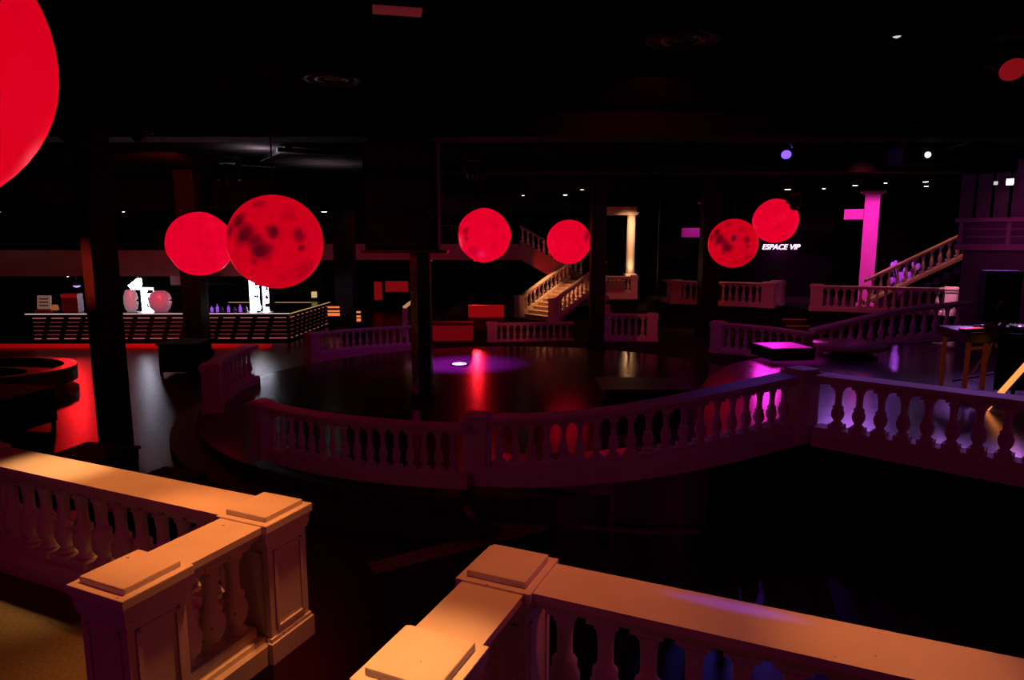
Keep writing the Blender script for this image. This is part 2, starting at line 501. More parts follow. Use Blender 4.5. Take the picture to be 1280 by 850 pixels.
# ================================================================ BALUSTRADES
balustrade('white balustrade corner at lower left, lit orange, two capped posts and open balusters',
           [(*(A+e1*3.55), 1.94), (*A, 1.94), (*B, 1.94)], H=1.0, W=.37, pw=.37, spacing=.235, posts=(0, 1, 2), rad=.088, seg=18, base_h=.19)
balustrade('white balustrade corner at bottom centre with long orange rail running to lower right',
           [(*D, 1.94), (*Cc, 1.94), (*(Cc+er*4.6), 1.94)], H=1.0, W=.37, pw=.37, spacing=.235, posts=(0, 1), rad=.088, seg=18, base_h=.19)
balustrade('long curved white balustrade at near edge of the dance floor, post at left end',
           [(CX+CR*math.cos(R(a)), CY+CR*math.sin(R(a)), 1.33) for a in [232.5+(264.6-232.5)*k/14 for k in range(15)]],
           H=.80, W=.26, pw=.28, spacing=.215, posts=(0,), rad=.062, seg=12, base_h=.11, base_drop=.08, panel=False)
balustrade('curved white balustrade rising beside the ramp up to the DJ stage',
           RAIL2, H=1.0, W=.34, pw=.34, spacing=.235, posts=(0, -1), rad=.075, seg=12, base_h=.30, panel=True)
balustrade('straight white balustrade in front of the DJ stage, violet light between its balusters',
           RAILS, H=1.0, W=.34, pw=.34, spacing=.275, posts=(), rad=.085, seg=14, base_h=.27)
balustrade('short curved balustrade at left edge of the dance floor, seen end-on',
           circ(CX, CY, CR, 198, 172, 8, 1.35), H=.95, W=.30, pw=.34, spacing=.25, posts=(0,), seg=8, panel=False)
balustrade('purple-lit curved balustrade at the back left of the dance floor',
           smooth_path([(-6.25, 20.6, 1.03), (-5.2, 21.7, 1.03), (-3.9, 22.4, 1.03), (-2.9, 22.7, 1.03)], 5), H=.72, W=.28, pw=.34, spacing=.24, posts=(0,), seg=8, panel=False, base_h=.12, base_drop=.32, rad=.065)
balustrade('dim purple balustrade at the back of the dance floor, in front of the staircase foot',
           [(-.7, 23.2, 1.05), (2.2, 23.5, 1.05)], H=.72, W=.28, pw=.34, spacing=.24, posts=(0,), seg=8, panel=False, base_h=.12, base_drop=.1, rad=.065)
balustrade('short dim balustrade right of the foot of the cream staircase',
           [(3.35, 23.4, 1.35), (4.95, 23.3, 1.35)], H=.95, W=.30, pw=.34, spacing=.26, posts=(0, -1), seg=8, panel=False)
balustrade('dim balustrade with magenta rail right of the dance floor, behind the magenta-topped box',
           smooth_path([(6.5, 20.8, 1.35), (7.7, 20.0, 1.32), (8.6, 18.9, 1.28)], 5), H=.95, W=.30, pw=.36, spacing=.25, posts=(0,), seg=8, panel=False)
balustrade('long curved dim balustrade behind the round table at the back of the stage',
           smooth_path([(8.2, 18.0, 1.50), (9.4, 18.2, 1.75), (10.8, 18.3, 2.05), (12.6, 18.2, 2.25)], 6), H=1.0, W=.30, pw=.36, spacing=.30, posts=(), rad=.09, seg=8)
balustrade('middle terrace balustrade below the two right-hand moons, turned at its corner post',
           [(6.6, 28.6, 2.3), (6.75, 27.6, 2.3), (9.95, 25.75, 2.3), (10.75, 26.9, 2.3)], H=.95, W=.30, pw=.46, spacing=.27, posts=(1, 2, 3), seg=8, panel=False)
balustrade('right terrace balustrade in front of the pink column, with a bright pink end post',
           [(11.2, 24.4, 2.3), (15.05, 22.75, 2.3)], H=.93, W=.30, pw=.42, spacing=.27, posts=(0, 1), seg=8, panel=False)
balustrade('small balcony balustrade under the cream column, right of the staircase',
           [(4.35, 31.9, 2.28), (5.85, 31.9, 2.28)], H=1.1, W=.3, pw=.3, spacing=.2, posts=(0, 1), seg=8, panel=False, base_h=.4)
# sloping balustrade of the right stairs
balustrade('sloping white balustrade climbing right behind the terrace toward the upper balcony',
           [(13.1, 24.7, 2.50), (16.5, 23.9, 4.42)], H=.95, W=.28, pw=.30, spacing=.27, posts=(), seg=8)

# ---------------------------------------------------------------- staircases
def staircase(label, p0, d, width, n, rise, run, ztop0, cat='staircase', rails=True, both=True, mt=None):
    """p0: (x,y,z) foot centre, d: angle of ascent"""
    t = thing('staircase', label, cat, p0, d)
    for k in range(n):
        box('step', k*run, (k+1)*run+.03, -width/2, width/2, max(0, (k)*rise-.12), (k+1)*rise, mt or CREAM, t)
    for s in ((-1, 1) if both else (-1,)):
        y = s*(width/2+.10)
        a = Vector((-.1, y, .95)); b = Vector((n*run, y, .95+n*rise))
        bm = bmesh.new()
        sweep(bm, [a, b], [(-.14, 0), (-.14, -.06), (-.09, -.11), (.09, -.11), (.14, -.06), (.14, 0)])
        finish('hand_rail', bm, WHITE, t)
        bm = bmesh.new()
        sweep(bm, [a, b], [(-.12, -.95), (-.12, -.74), (.12, -.74), (.12, -.95)])
        finish('stringer', bm, WHITE, t)
        me = baluster_mesh(.63, .075, 8)
        cnt = int(n*run/.25)
        for k in range(cnt):
            f = (k+.5)/cnt
            p = a.lerp(b, f)
            o = bpy.data.objects.new('baluster', me); C.objects.link(o); o.parent = t
            o.location = (p.x, p.y, p.z-.74)
        bm = bmesh.new()
        abox(bm, -.3, 0.06, y-.18, y+.18, 0, 1.0); abox(bm, -.34, .1, y-.22, y+.22, .93, 1.02); abox(bm, -.33, .09, y-.21, y+.21, 0, .14)
        finish('newel_post', bm, WHITE, t)
    return t
staircase('cream-lit staircase with white balustrades climbing right beneath a red moon', (1.20, 30.2, .4), R(38), 2.2, 10, .165, .30, 0)
# landing and upper flight
struct(box('floor_landing', 3.4, 5.4, 31.7, 35.2, 1.6, 2.05, FASC))
t = thing('staircase', 'dim upper staircase climbing left to the balcony, red light on its underside', 'staircase', (3.6, 34.6, 2.05), PI)
for k in range(10):
    box('step', k*.32, (k+1)*.32+.02, -.8, .8, k*.175-.1, (k+1)*.175, FASC, t)
bm = bmesh.new(); sweep(bm, [Vector((0, .9, .92)), Vector((3.2, .9, 2.67))], [(-.1, 0), (-.1, -.1), (.1, -.1), (.1, 0)]); finish('hand_rail', bm, FASC, t)
bm = bmesh.new(); sweep(bm, [Vector((0, .9, .2)), Vector((3.2, .9, 1.95))], [(-.1, 0), (-.1, -.34), (.1, -.34), (.1, 0)]); finish('stringer', bm, FASC, t)
bm = bmesh.new(); sweep(bm, [Vector((0, 0, -.06)), Vector((3.2, 0, 1.69))], [(-.8, 0), (-.8, -.08), (.8, -.08), (.8, 0)]); finish('soffit', bm, FASC, t)
bm = bmesh.new(); sweep(bm, [Vector((.2, .86, -.05)), Vector((3.2, .86, 1.60))], [(-.05, 0), (-.05, -.62), (.05, -.62), (.05, 0)]); finish('side_panel', bm, FASC, t)
me = baluster_mesh(.63, .075, 8)
for k in range(12):
    o = bpy.data.objects.new('baluster', me); C.objects.link(o); o.parent = t
    f = (k+.5)/12; o.location = (3.2*f, .9, .19+1.75*f)
# right stairs' steps
t = thing('stair_flight', 'dark flight of steps beside the sloping white balustrade at right', 'staircase', (14.05, 24.5, 1.36), math.atan2(-1.2, 3.2))
for k in range(10): box('step', k*.29, (k+1)*.29, 0, .85, max(0, k*.2-.3), (k+1)*.2, DARKC, t)
# red-lit terrace steps
t = thing('terrace_steps', 'low red-lit steps between the middle and right terraces', 'steps', (10.75, 24.2, .4))
for k in range(3):
    s = box('step', -.55, .55, k*.35, 1.1, k*.2, (k+1)*.2, mat('dark_red_step', (.07, .012, .012), .7), t)
    box('step_edge_glow', -.52, .52, k*.35-.012, k*.35, (k+1)*.2-.035, (k+1)*.2-.01, E_REDP, s)  # red light on step edges put in as thin emissive strips

# ---------------------------------------------------------------- columns
def black_column(label, x, y, w, z0, z1=CZ, mirror=None):
    t = thing('black_column', label, 'column', (x, y, z0))
    box('shaft', -w/2, w/2, -w/2, w/2, .0, z1-z0-.002, COLB, t, bevel=.01)
    box('plinth', -w*.6, w*.6, -w*.6, w*.6, 0, .16, BLACK, t)
    if mirror:
        box('mirror_panel', -w/2-.012, -w/2, -w*.48, w*.48, .2, z1-z0-.3, mirror, t)
        box('mirror_panel', -w/2, -w/2+w*.36, -w/2-.012, -w/2, .2, 3.2, mirror, t)
    return t
black_column('tall black square column at left, red reflection on its edge', -7.02, 11.4, .42, 0).rotation_euler = (0, 0, R(-38))
black_column('black column behind the left pair of moons, in front of the bar', -10.75, 22.5, .62, 0)
black_column('black column standing on the dance floor, mirrored strip on one side', -1.95, 14.3, .40, .4, CZ, MIRROR)
black_column('black column in front of the cream staircase, beside a red moon', 2.82, 22.0, .48, .4, CZ)
black_column('black column at right rising in front of the middle terrace', 7.25, 24.6, .62, .4, CZ)
gc = black_column('grey-blue lit column right of the bar end', -7.4, 29.6, .8, 0)
gc.children[0].data.materials.clear(); gc.children[0].data.materials.append(mat('grey_blue_column_paint', (.09, .10, .13), .6, (.07, .08, .10), 4, .05))

def white_column(label, x, y, w, z0, z1, bx=0.0, bz=None, round_=True):
    t = thing('white_column', label, 'column', (x, y, z0), -math.atan2(x, y) if not round_ else 0)
    h = z1-z0
    if round_: lathe('shaft', [(w*.5, .1), (w*.48, h*.5), (w*.44, h-.3)], WHITE, t, 20)
    else: box('shaft', -w/2, w/2, -w/2, w/2, .1, h-.12, WHITE, t, bevel=.015)
    bm = bmesh.new(); abox(bm, -w*.62, w*.62, -w*.62, w*.62, 0, .12); finish('base', bm, WHITE, t, bevel=.01)
    bm = bmesh.new()
    if round_:
        abox(bm, -w*.68, w*.68, -w*.68, w*.68, h-.36, h-.26); abox(bm, -w*.56, w*.56, -w*.56, w*.56, h-.42, h-.36); abox(bm, -w*.5, w*.5, -w*.5, w*.5, h-.26, h)
    else:
        abox(bm, -w*.66, w*.66, -w*.66, w*.66, h-.12, h-.05); abox(bm, -w*.85, w*.85, -w*.85, w*.85, h-.06, h)
    finish('capital', bm, WHITE, t)
    if bx:
        z = bz-z0
        box('beam', min(0, bx), max(0, bx), -w*.3, w*.3, z-.2, z+.2, WHITE, t)
    return t
white_column('cream-lit round column with capital and short beam, right of the staircase', 5.95, 33.6, .44, 2.2, 5.62, -1.55, 5.42)
white_column('hot pink square column on the right terrace', 13.95, 26.2, .52, 1.36, 5.82, -.95, 4.95, round_=False)
white_column('magenta-washed column with side beam, half hidden by a black column', 8.55, 29.6, .5, 1.36, 5.6, -1.05, 4.3, round_=False)

# upper right balcony: fascia with raised panel frames, then upright slats to the ceiling
t = thing('balcony_front', 'purple-pink panelled balcony front at far right, above the DJ booth', 'balcony', (13.4, 20.2, 3.70))
d = Vector((16.2-13.4, 18.2-20.2)); Ld = d.length; an = math.atan2(d.y, d.x); t.rotation_euler = (0, 0, an)
box('panel', 0, Ld+4, .0, .12, 0, .78, PWALL, t)
box('rail', -.1, Ld+4, -.12, .22, .74, .86, WHITE, t)
box('ledge', -.06, Ld+4, -.08, .0, -.08, .10, WHITE, t)
for k in range(5): box('frame_post', .02+k*1.15, .12+k*1.15, -.035, 0, .1, .74, WHITE, t)
for z in (.30, .52): box('frame_bar', .12, Ld+4, -.02, 0, z, z+.03, WHITE, t)
t = thing('slat_screen', 'screen of tall upright boards above the far-right balcony front', 'screen', (13.4, 20.35, 4.56), an)
for k in range(8):
    box('slat', .05+k*.42, .39+k*.42, .05, .12, 0, CZ-4.56-.003, PWALL, t)

# ---------------------------------------------------------------- moons
MOON = moon_mat('glowing_red_moon_print', (.60, .000, .010), (.095, .0, .006), 1.0)
MOON2 = moon_mat('plain_glowing_red_moon_print', (.68, .000, .012), (.4, .0, .008), 1.0, False)
MOON3 = moon_mat('pinkish_red_moon_print', (.78, .000, .022), (.20, .0, .008), 1.0)
def moon(label, x, y, z, r, m, rz=0, rx=0, lump=0.0, seed=0):
    t = thing('moon_balloon', label, 'moon balloon', (x, y, z), 0, 'glowing red moon balloons')
    bm = bmesh.new()
    bmesh.ops.create_uvsphere(bm, u_segments=48, v_segments=28, radius=r)
    if lump:
        rnd = random.Random(seed); ph = [rnd.uniform(0, 6.28) for _ in range(6)]
        for v in bm.verts:
            n = v.co.normalized()
            k = 1+lump*(math.sin(4*n.x+ph[0])*math.sin(5*n.z+ph[1])+.6*math.sin(7*n.y+ph[2]+3*n.z)+.5*math.sin(9*n.z+ph[3]+4*n.x))
            v.co *= k
    s = finish('shell', bm, m, t, True)
    s.rotation_euler = (rx, 0, rz-math.atan2(x, y))
    tube('hanging_cable', (0, 0, r*.97), (0, 0, CZ-z-.001), .012, METAL, t, 6)
    lathe('top_clamp', [(.05, r-.03), (.08, r), (.05, r+.06), (.02, r+.12)], METAL, t, 12)
    return t
moon('large plain red moon cropped by the left edge of the photo', -2.935, 3.12, 4.68, .757, MOON2)
moon('big red moon with dark craters, in front at centre left', -3.68, 10.45, 3.83, .72, MOON)
moon('smaller red moon tucked behind the big cratered one', -7.95, 17.1, 3.80, .80, MOON3, R(170), R(20), .012, 2)
moon('red moon right of the hanging black speakers', -.79, 19.2, 4.04, .76, MOON3, R(-72), 0, .014, 5)
moon('red moon above the staircase, partly behind a black column', 2.03, 24.0, 3.88, .78, MOON3, R(115), R(10), .010, 8)
moon('right-hand red moon with dark craters, lower left of its pair', 6.85, 20.8, 3.82, .75, MOON, R(4))
moon('plain pinkish moon at upper right of its pair, above the neon sign', 9.22, 23.6, 4.60, .76, MOON3, R(180), 0, .008, 3)

# ---------------------------------------------------------------- bar with LED slats
t = thing('bar_counter', 'long black bar with rows of pinkish light strips on its angled front', 'bar counter', (-18.6, 25.5, 0))
def bar_face(root, p0, p1, rim, nseg):
    a = Vector((*p0, 0)); b = Vector((*p1, 0)); L = (b-a).length; an = math.atan2(b.y-a.y, b.x-a.x)
    M = Matrix.Translation(a) @ Matrix.Rotation(an, 4, 'Z')
    box('counter_top', -.12, L+.12, -.10, .62, 1.10, 1.16, BLACKG, root, M=M)
    f = box('front_panel', 0, L, 0, .5, 0.06, 1.10, BLACKG, root, M=M)
    box('kick_plate', .05, L-.05, .06, .45, 0, .06, BLACK, root, M=M)
    box('rim_light', -.12, L+.12, -.115, -.10, 1.115, 1.145, rim, root, M=M)
    for k in range(6):
        z = .15+k*.16
        box('light_strip', .1, L-.05, -.03, 0, z, z+.028, E_LEDPINK if k in (0, 5) else E_LEDDIM, root, M=M)
        box('slat', .05, L-.02, -.05, 0, z+.03, z+.055, BLACKG, root, M=M)
    for k in range(nseg+1):
        x = L*k/nseg
        bm = bmesh.new()
        vs = [Vector((x-.30, -.06, .06)), Vector((x-.12, -.06, .06)), Vector((x+.20, -.06, 1.10)), Vector((x+.02, -.06, 1.10))]
        vs = [Vector((min(L, max(0, v.x)), v.y, v.z)) for v in vs]
        if vs[1].x-vs[0].x < .01 or vs[2].x-vs[3].x < .01: bm.free(); continue
        w = [bm.verts.new(M @ v) for v in vs]+[bm.verts.new(M @ (v+Vector((0, .05, 0)))) for v in vs]
        for q in ((0, 1, 2, 3), (7, 6, 5, 4), (0, 4, 5, 1), (1, 5, 6, 2), (2, 6, 7, 3), (3, 7, 4, 0)): bm.faces.new([w[i] for i in q])
        finish('slanted_divider', bm, BLACK, root)
bar_face(t, (0, 0), (9.85, .25), E_RIM, 15)
bar_face(t, (9.9, .27), (10.05, 5.1), E_RIMY, 9)
box('counter_top', 4.0, 10.1, 5.1, 5.6, 1.10, 1.16, BLACKG, t)
box('rim_light', 5.5, 10.1, 5.085, 5.1, 1.12, 1.145, E_RIMY, t)

# red glowing floor edge in front of the bar
struct(box('trim_30', -27, -9.0, 24.15, 24.6, 0.001, .10, mat('red_lit_step_edge', (.3, .01, .01), .6, emit=(.5, .003, .004), estr=.42)))

# fridges behind the bar
def fridge(label, x, y, w, h, z=0):
    t = thing('drinks_fridge', label, 'fridge', (x, y, z))
    bm = bmesh.new()
    abox(bm, -w/2, w/2, .04, .6, 0, .9); abox(bm, -w/2, -w/2+.04, 0, .6, .9, h); abox(bm, w/2-.04, w/2, 0, .6, .9, h); abox(bm, -w/2, w/2, 0, .6, h-.05, h); abox(bm, -w/2, w/2, .5, .6, .9, h)
    finish('cabinet', bm, METAL, t)
    dz = box('lit_door', -w/2+.04, w/2-.04, .02, .05, .9, h-.05, E_FRIDGE, t)
    for k in range(3): box('shelf', -w*.05, w/2-.05, 0.0, .018, 1.12+k*(h-1.1)/3, 1.19+k*(h-1.1)/3, METAL, dz)
    box('crate', .02, w/2-.06, -.0, .018, h-.28, h-.12, METAL, dz)
    for k in range(5): lathe('bottle', [(.03, 0), (.035, .12), (.03, .17), (.012, .21), (.012, .27)], GLASSB, dz, 8, Matrix.Translation((-.02+k*(w*.09), .0, 1.09+(k % 2)*(h-1.1)/3)))
    box('handle', -w/2+.01, -w/2+.03, -.03, 0, 1.1, h-.2, METAL, t)
    return t
fridge('bright white lit drinks fridge behind the left half of the bar', -15.55, 28.3, .62, 2.0)
fridge('bright white lit drinks fridge under the big cratered moon', -11.10, 28.6, .50, 2.3)
fridge('narrow bright fridge immediately right of the taller lit fridge', -10.62, 28.6, .34, 2.15)
t = thing('hanging_lamp', 'overexposed white tilted lamp above the left drinks fridge', 'lamp', (-15.75, 28.0, 2.02))
bm = bmesh.new(); vs = [(-.42, .05), (.0, .36), (.12, .35), (.14, .12), (.04, -.12), (-.3, -.1)]
M = Matrix.Rotation(PI/2, 4, 'X')
a = [bm.verts.new((x, 0, z)) for x, z in vs]; b = [bm.verts.new((x, .08, z)) for x, z in vs]
bm.faces.new(a); bm.faces.new(list(reversed(b)))
for i in range(6): bm.faces.new((a[i], a[(i+1) % 6], b[(i+1) % 6], b[i]))
finish('shade', bm, E_FRIDGE, t)
tube('rod', (0, .04, .3), (0, .04, 4.0-.7), .015, METAL, t)
t = thing('ice_bucket', 'rounded pink and silver ice tub on the bar, right of the left fridge', 'ice bucket', (-13.85, 26.1, 1.16))
SILV = mat('pink_glow_silver', (.7, .6, .65), .3, (.5, .42, .48), 30, .1, .15, emit=(.5, .16, .28), estr=.30)  # pink light on the tub put in as emission
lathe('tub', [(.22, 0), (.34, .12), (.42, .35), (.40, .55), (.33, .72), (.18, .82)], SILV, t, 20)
for s in (-1, 1): lathe('handle', [(.03, -.03), (.06, 0), (.03, .03)], METAL, t, 10, Matrix.Translation((s*.42, 0, .45)))
t = thing('ice_bucket', 'pale silver ice tub on the bar directly beside the left fridge', 'ice bucket', (-14.98, 26.05, 1.16))
SILW = mat('pale_glow_silver', (.8, .8, .85), .3, (.6, .6, .65), 30, .1, .15, emit=(.7, .7, .9), estr=.16)  # pale light put into the silver as emission
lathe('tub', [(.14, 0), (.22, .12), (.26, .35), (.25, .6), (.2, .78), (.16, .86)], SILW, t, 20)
for s in (-1, 1): lathe('handle', [(.03, -.03), (.06, 0), (.03, .03)], METAL, t, 10, Matrix.Translation((s*.26, 0, .45)))
# till, boxes and small things on the bar
t = thing('cash_till', 'pale till with a lit screen on the left end of the bar', 'till', (-18.25, 25.8, 1.16))
box('base', -.3, .3, -.1, .3, 0, .12, CREAM, t); sc = box('screen', -.28, .24, .0, .06, .14, .66, E_SCREEN, t, M=Matrix.Rotation(R(-8), 4, 'X'))
for k in range(3): box('text_line', -.2, .16, -.012, 0, .24+k*.13, .29+k*.13, REDS, sc, M=Matrix.Rotation(R(-8), 4, 'X'))
box('neck', -.05, .05, .05, .12, .1, .3, CREAM, t)
t = thing('display_case', 'dark red case with a brighter red top edge, on the left of the bar', 'case', (-17.3, 25.9, 1.16))
box('body', -.32, .32, 0, .35, 0, .72, mat('dark_red_case', (.12, .015, .015), .5, emit=(.06, .001, .001), estr=.3), t)
box('lit_edge', -.32, .32, -.012, 0, .56, .70, E_REDP, t)
t = thing('table_lamp', 'small orange lamp beside the till on the bar', 'lamp', (-17.78, 25.75, 1.16))
lathe('base', [(.07, 0), (.07, .03), (.02, .05), (.02, .12)], METAL, t, 12); lathe('shade', [(.14, .10), (.10, .3)], glow('orange_lampshade', (.8, .2, .06), .35), t, 14)
for k, (dx, h) in enumerate(((0, .22), (.22, .3), (.42, .2), (.66, .26), (.9, .2), (1.12, .3), (1.36, .24))):
    b_ = lathe('liqueur_bottle', [(.05, 0), (.055, h*.55), (.05, h*.65), (.018, h*.78), (.018, h)], E_PURP if k in (0, 1, 3, 5) else GLASSB, None, 10)
    b_.location = (-11.82+dx, 26.05, 1.16)
    tag(b_, 'purple glowing bottle in the row on the bar left of the tall fridge', 'bottle', 'purple bottles on the bar')
t = thing('bar_lamp', 'small glaring white lamp on the bar just below the big moon', 'lamp', (-9.95, 25.95, 1.16))
lathe('base', [(.09, 0), (.09, .03), (.03, .05), (.03, .1)], METAL, t, 12); lathe('bulb', [(.02, .08), (.11, .12), (.12, .22), (.07, .32), (.02, .34)], E_WHITE, t, 14)
t = thing('wall_lantern', 'small yellowish lamp above the far corner of the bar', 'lamp', (-9.3, 31.2, 1.16))
box('post', -.03, .03, -.03, .03, 0, .15, METAL, t); box('glass', -.1, .1, -.1, .1, .15, .42, glow('dull_yellow_lantern', (1, .7, .25), .6), t)
# back bar shelving silhouettes
t = thing('back_bar_shelf', 'dark shelving behind the bar under the left mezzanine', 'shelf', (-16, 31.6, 0))
box('back_board', -3, 7, .3, .36, 0, 2.45, WALL, t)
for k in range(3): box('shelf_board', -3, 7, 0, .3, .9+k*.5, .94+k*.5, METAL, t)
t = thing('framed_panel', 'dull red square panel right of the lit fridge behind the bar', 'panel', (-14.6, 29.0, 2.0))
box('frame', -.3, .3, 0, .05, 0, .8, METAL, t); box('board', -.26, .26, -.012, 0, .04, .76, mat('dull_red_board', (.2, .03, .03), .6, emit=(.06, .004, .004), estr=.5), t)
tube('support', (0, .02, -1.9), (0, .02, 0), .02, METAL, t)
t = thing('spot_bar', 'small violet spotlight under the mezzanine at far left', 'spotlight', (-18.0, 27.5, 2.08))
tube('stem', (0, 0, .15), (0, 0, .425), .02, METAL, t)
lathe('body', [(.05, 0), (.12, .02), (.12, .14), (.03, .16)], METAL, t, 12); lathe('lens', [(.02, -.06), (.10, -.04), (.14, .02)], glow('violet_lens', (.4, .25, 1), 1.6), t, 12)

# ---------------------------------------------------------------- neon sign
t = thing('neon_sign', 'white-pink glowing ESPACE VIP sign on the dark back wall', 'sign', (12.6, 31.45, 3.55))
cu = bpy.data.curves.new('txt', 'FONT'); cu.body = 'ESPACE VIP'; cu.size = .34; cu.extrude = .02; cu.align_x = 'CENTER'; cu.shear = .25; cu.offset = .003
to = bpy.data.objects.new('txt', cu); C.objects.link(to)
bpy.context.view_layer.update()
me = bpy.data.meshes.new_from_object(to.evaluated_get(bpy.context.evaluated_depsgraph_get()))
bpy.data.objects.remove(to); me.name = 'lettering'
me.transform(Matrix.Rotation(PI/2, 4, 'X'))
me.materials.clear(); me.materials.append(E_SIGN)
wd = max(v.co.x for v in me.vertices)-min(v.co.x for v in me.vertices)
me.transform(Matrix.Diagonal((1.78/wd, 1, 1, 1)))
o = bpy.data.objects.new('lettering', me); C.objects.link(o); o.parent = t
box('backing_plate', -1.0, 1.0, .02, .045, -.08, .34, BLACK, t)

# ---------------------------------------------------------------- right: plant with glowing purple leaves
t = thing('potted_plant', 'plant with round purple-lit leaves behind the sloping balustrade', 'plant', (15.25, 26.2, 1.36))
lathe('pot', [(.18, 0), (.24, .3), (.26, .36), (.22, .36)], METAL, t, 16)
PL = mat('purple_lit_leaf', (.4, .2, .6), .5, (.3, .12, .5), 10, .1, emit=(.45, .08, .75), estr=.28)  # purple light on the leaves put into colour and emission
rnd = random.Random(4)
for k in range(16):
    a = rnd.uniform(0, 6.28); rr = rnd.uniform(.15, .8); z = rnd.uniform(.9, 1.75)
    tip = Vector((rr*math.cos(a), rr*.4*math.sin(a), z))
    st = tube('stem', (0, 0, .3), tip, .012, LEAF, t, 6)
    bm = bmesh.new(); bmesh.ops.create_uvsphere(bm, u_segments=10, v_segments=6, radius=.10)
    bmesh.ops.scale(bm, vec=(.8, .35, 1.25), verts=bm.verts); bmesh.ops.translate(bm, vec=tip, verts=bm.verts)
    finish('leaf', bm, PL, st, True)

# ---------------------------------------------------------------- stage: DJ booth, speakers, round table, boxes
t = thing('dj_table', 'black DJ table with orange-lit legs on the stage at right', 'table', (8.25, 12.0, ST), R(-10))
box('table_top', -.2, 3.6, -.5, .6, .98, 1.16, BLACKG, t, bevel=.01)
box('front_cloth', .35, 3.6, -.46, -.43, .15, .98, BLACK, t)
OL = mat('orange_lit_metal', (.22, .05, .02), .5, emit=(.45, .05, .008), estr=.06)  # orange light on the legs put into colour and emission
for (x, y) in ((-.1, -.4), (.18, -.4), (-.1, .5), (2.8, -.4), (2.8, .5)):
    box('leg', x-.03, x+.03, y-.03, y+.03, 0, .98, OL if x < .5 else METAL, t)
bar('cross_bar', (-.1, -.4, .86), (.18, -.4, .90), .05, .05, OL, t)
bar('brace', (.1, .5, .1), (2.8, .5, .8), .03, .03, METAL, t)
def deck(label, x, y, rz):
    q = thing('turntable', label, 'turntable', (x, y, ST+1.16), rz)
    box('body', -.24, .24, -.19, .19, 0, .07, METAL, q, bevel=.008)
    lathe('platter', [(.155, .07), (.16, .085), (.15, .09), (.02, .09)], mat('blue_sheen_vinyl', (.02, .02, .03), .15), q, 28, Matrix.Translation((-.05, 0, 0)))
    bar('tone_arm', (.18, .12, .11), (.06, -.06, .10), .012, .012, SILW, q)
    lathe('pitch_knob', [(.02, .07), (.02, .10)], SILW, q, 10, Matrix.Translation((.19, -.1, 0)))
    return q
deck('turntable on the DJ table in front of the speaker', 8.72, 11.95, R(-10))
t = thing('mixer', 'black mixer on the DJ table right of the turntable', 'mixer', (9.12, 11.80, ST+1.16), R(-10))
box('body', -.17, .17, -.2, .2, 0, .09, METAL, t, bevel=.006)
for i in range(4):
    for j in range(3): lathe('knob', [(.014, .09), (.012, .115)], SILW, t, 8, Matrix.Translation((-.12+i*.08, -.02+j*.07, 0)))
for i in range(3): box('fader', -.11+i*.09, -.085+i*.09, -.16, -.12, .09, .105, E_MAG, t)
t = thing('light_bar', 'red-lit bar lying along the left end of the DJ table', 'light bar', (8.12, 11.72, ST+1.16), R(20))
box('housing', -.15, .33, -.07, .07, 0, .05, METAL, t); box('lamp_strip', -.13, .31, -.05, .05, .05, .06, glow('pink_red_strip', (1, .06, .10), .8), t)
def speaker(label, x, y, z, w, h, dpt, rz, stand=0):
    q = thing('loudspeaker', label, 'loudspeaker', (x, y, z), rz)
    box('cabinet', -w/2, w/2, 0, dpt, stand, stand+h, BLACK, q, bevel=.02)
    box('grille', -w*.43, w*.43, -.015, 0, stand+.06*h, stand+.94*h, METAL, q)
    lathe('woofer', [(w*.34, 0), (w*.30, -.02), (w*.1, .03), (.01, .03)], BLACKG, q, 24, Matrix.Translation((0, -.018, stand+h*.32)) @ Matrix.Rotation(PI/2, 4, 'X'))
    lathe('horn', [(w*.22, 0), (w*.08, -.02)], BLACKG, q, 16, Matrix.Translation((0, -.018, stand+h*.76)) @ Matrix.Rotation(PI/2, 4, 'X'))
    if stand:
        tube('pole', (0, dpt/2, .45), (0, dpt/2, stand), .025, METAL, q)
        for k in range(3):
            a = R(90+120*k); tube('leg', (0, dpt/2, .75), (.5*math.cos(a), dpt/2+.5*math.sin(a), .015), .018, OL, q)
    return q
speaker('black loudspeaker with blue-lit top standing behind the DJ table', 9.62, 13.0, ST, .60, 1.0, .5, R(-20), 1.18)
t = thing('led_strip_frame', 'slanting orange light tube at right edge of the stage', 'light tube', (7.76, 10.6, ST))
bar('tube', (0, 0, .02), (.76, 0, 1.0), .06, .06, E_ORANGE, t); bar('holder', (.45, .05, .0), (.45, .05, .58), .04, .04, METAL, t)
box('foot', .3, .6, -.02, .2, 0, .03, METAL, t)
t = thing('round_table', 'low wide round pedestal table with pink sheen at back of the stage', 'table', (8.2, 15.9, ST))
lathe('top', [(.30, .10), (.80, .22), (.86, .30), (.84, .33), (.02, .33)], mat('glossy_dark_top', (.4, .2, .24), .3, (.3, .16, .18), 6), t, 40)
lathe('foot', [(.6, 0), (.6, .03), (.35, .06), (.32, .12)], METAL, t, 32)
t = thing('flight_case', 'black box with glowing magenta top beside the round table', 'box', (6.55, 15.9, ST), R(8))
box('body', -.55, .55, -.5, .5, 0, .26, BLACK, t, bevel=.01); box('lid', -.5, .5, -.46, .46, .26, .275, mat('glossy_pale_lid', (.6, .5, .6), .35), t)
for s in (-1, 1): box('latch', s*.3-.05, s*.3+.05, -.515, -.5, .14, .22, METAL, t)
t = thing('podium', 'low black podium with a curved front step on the dance floor, near the stage rail', 'podium', (2.85, 14.0, .4))
box('top', -.95, .95, -.55, .75, .34, .42, mat('dark_podium_top', (.03, .02, .02), .45), t)
box('body', -.9, .9, -.5, .7, 0, .34, BLACK, t)
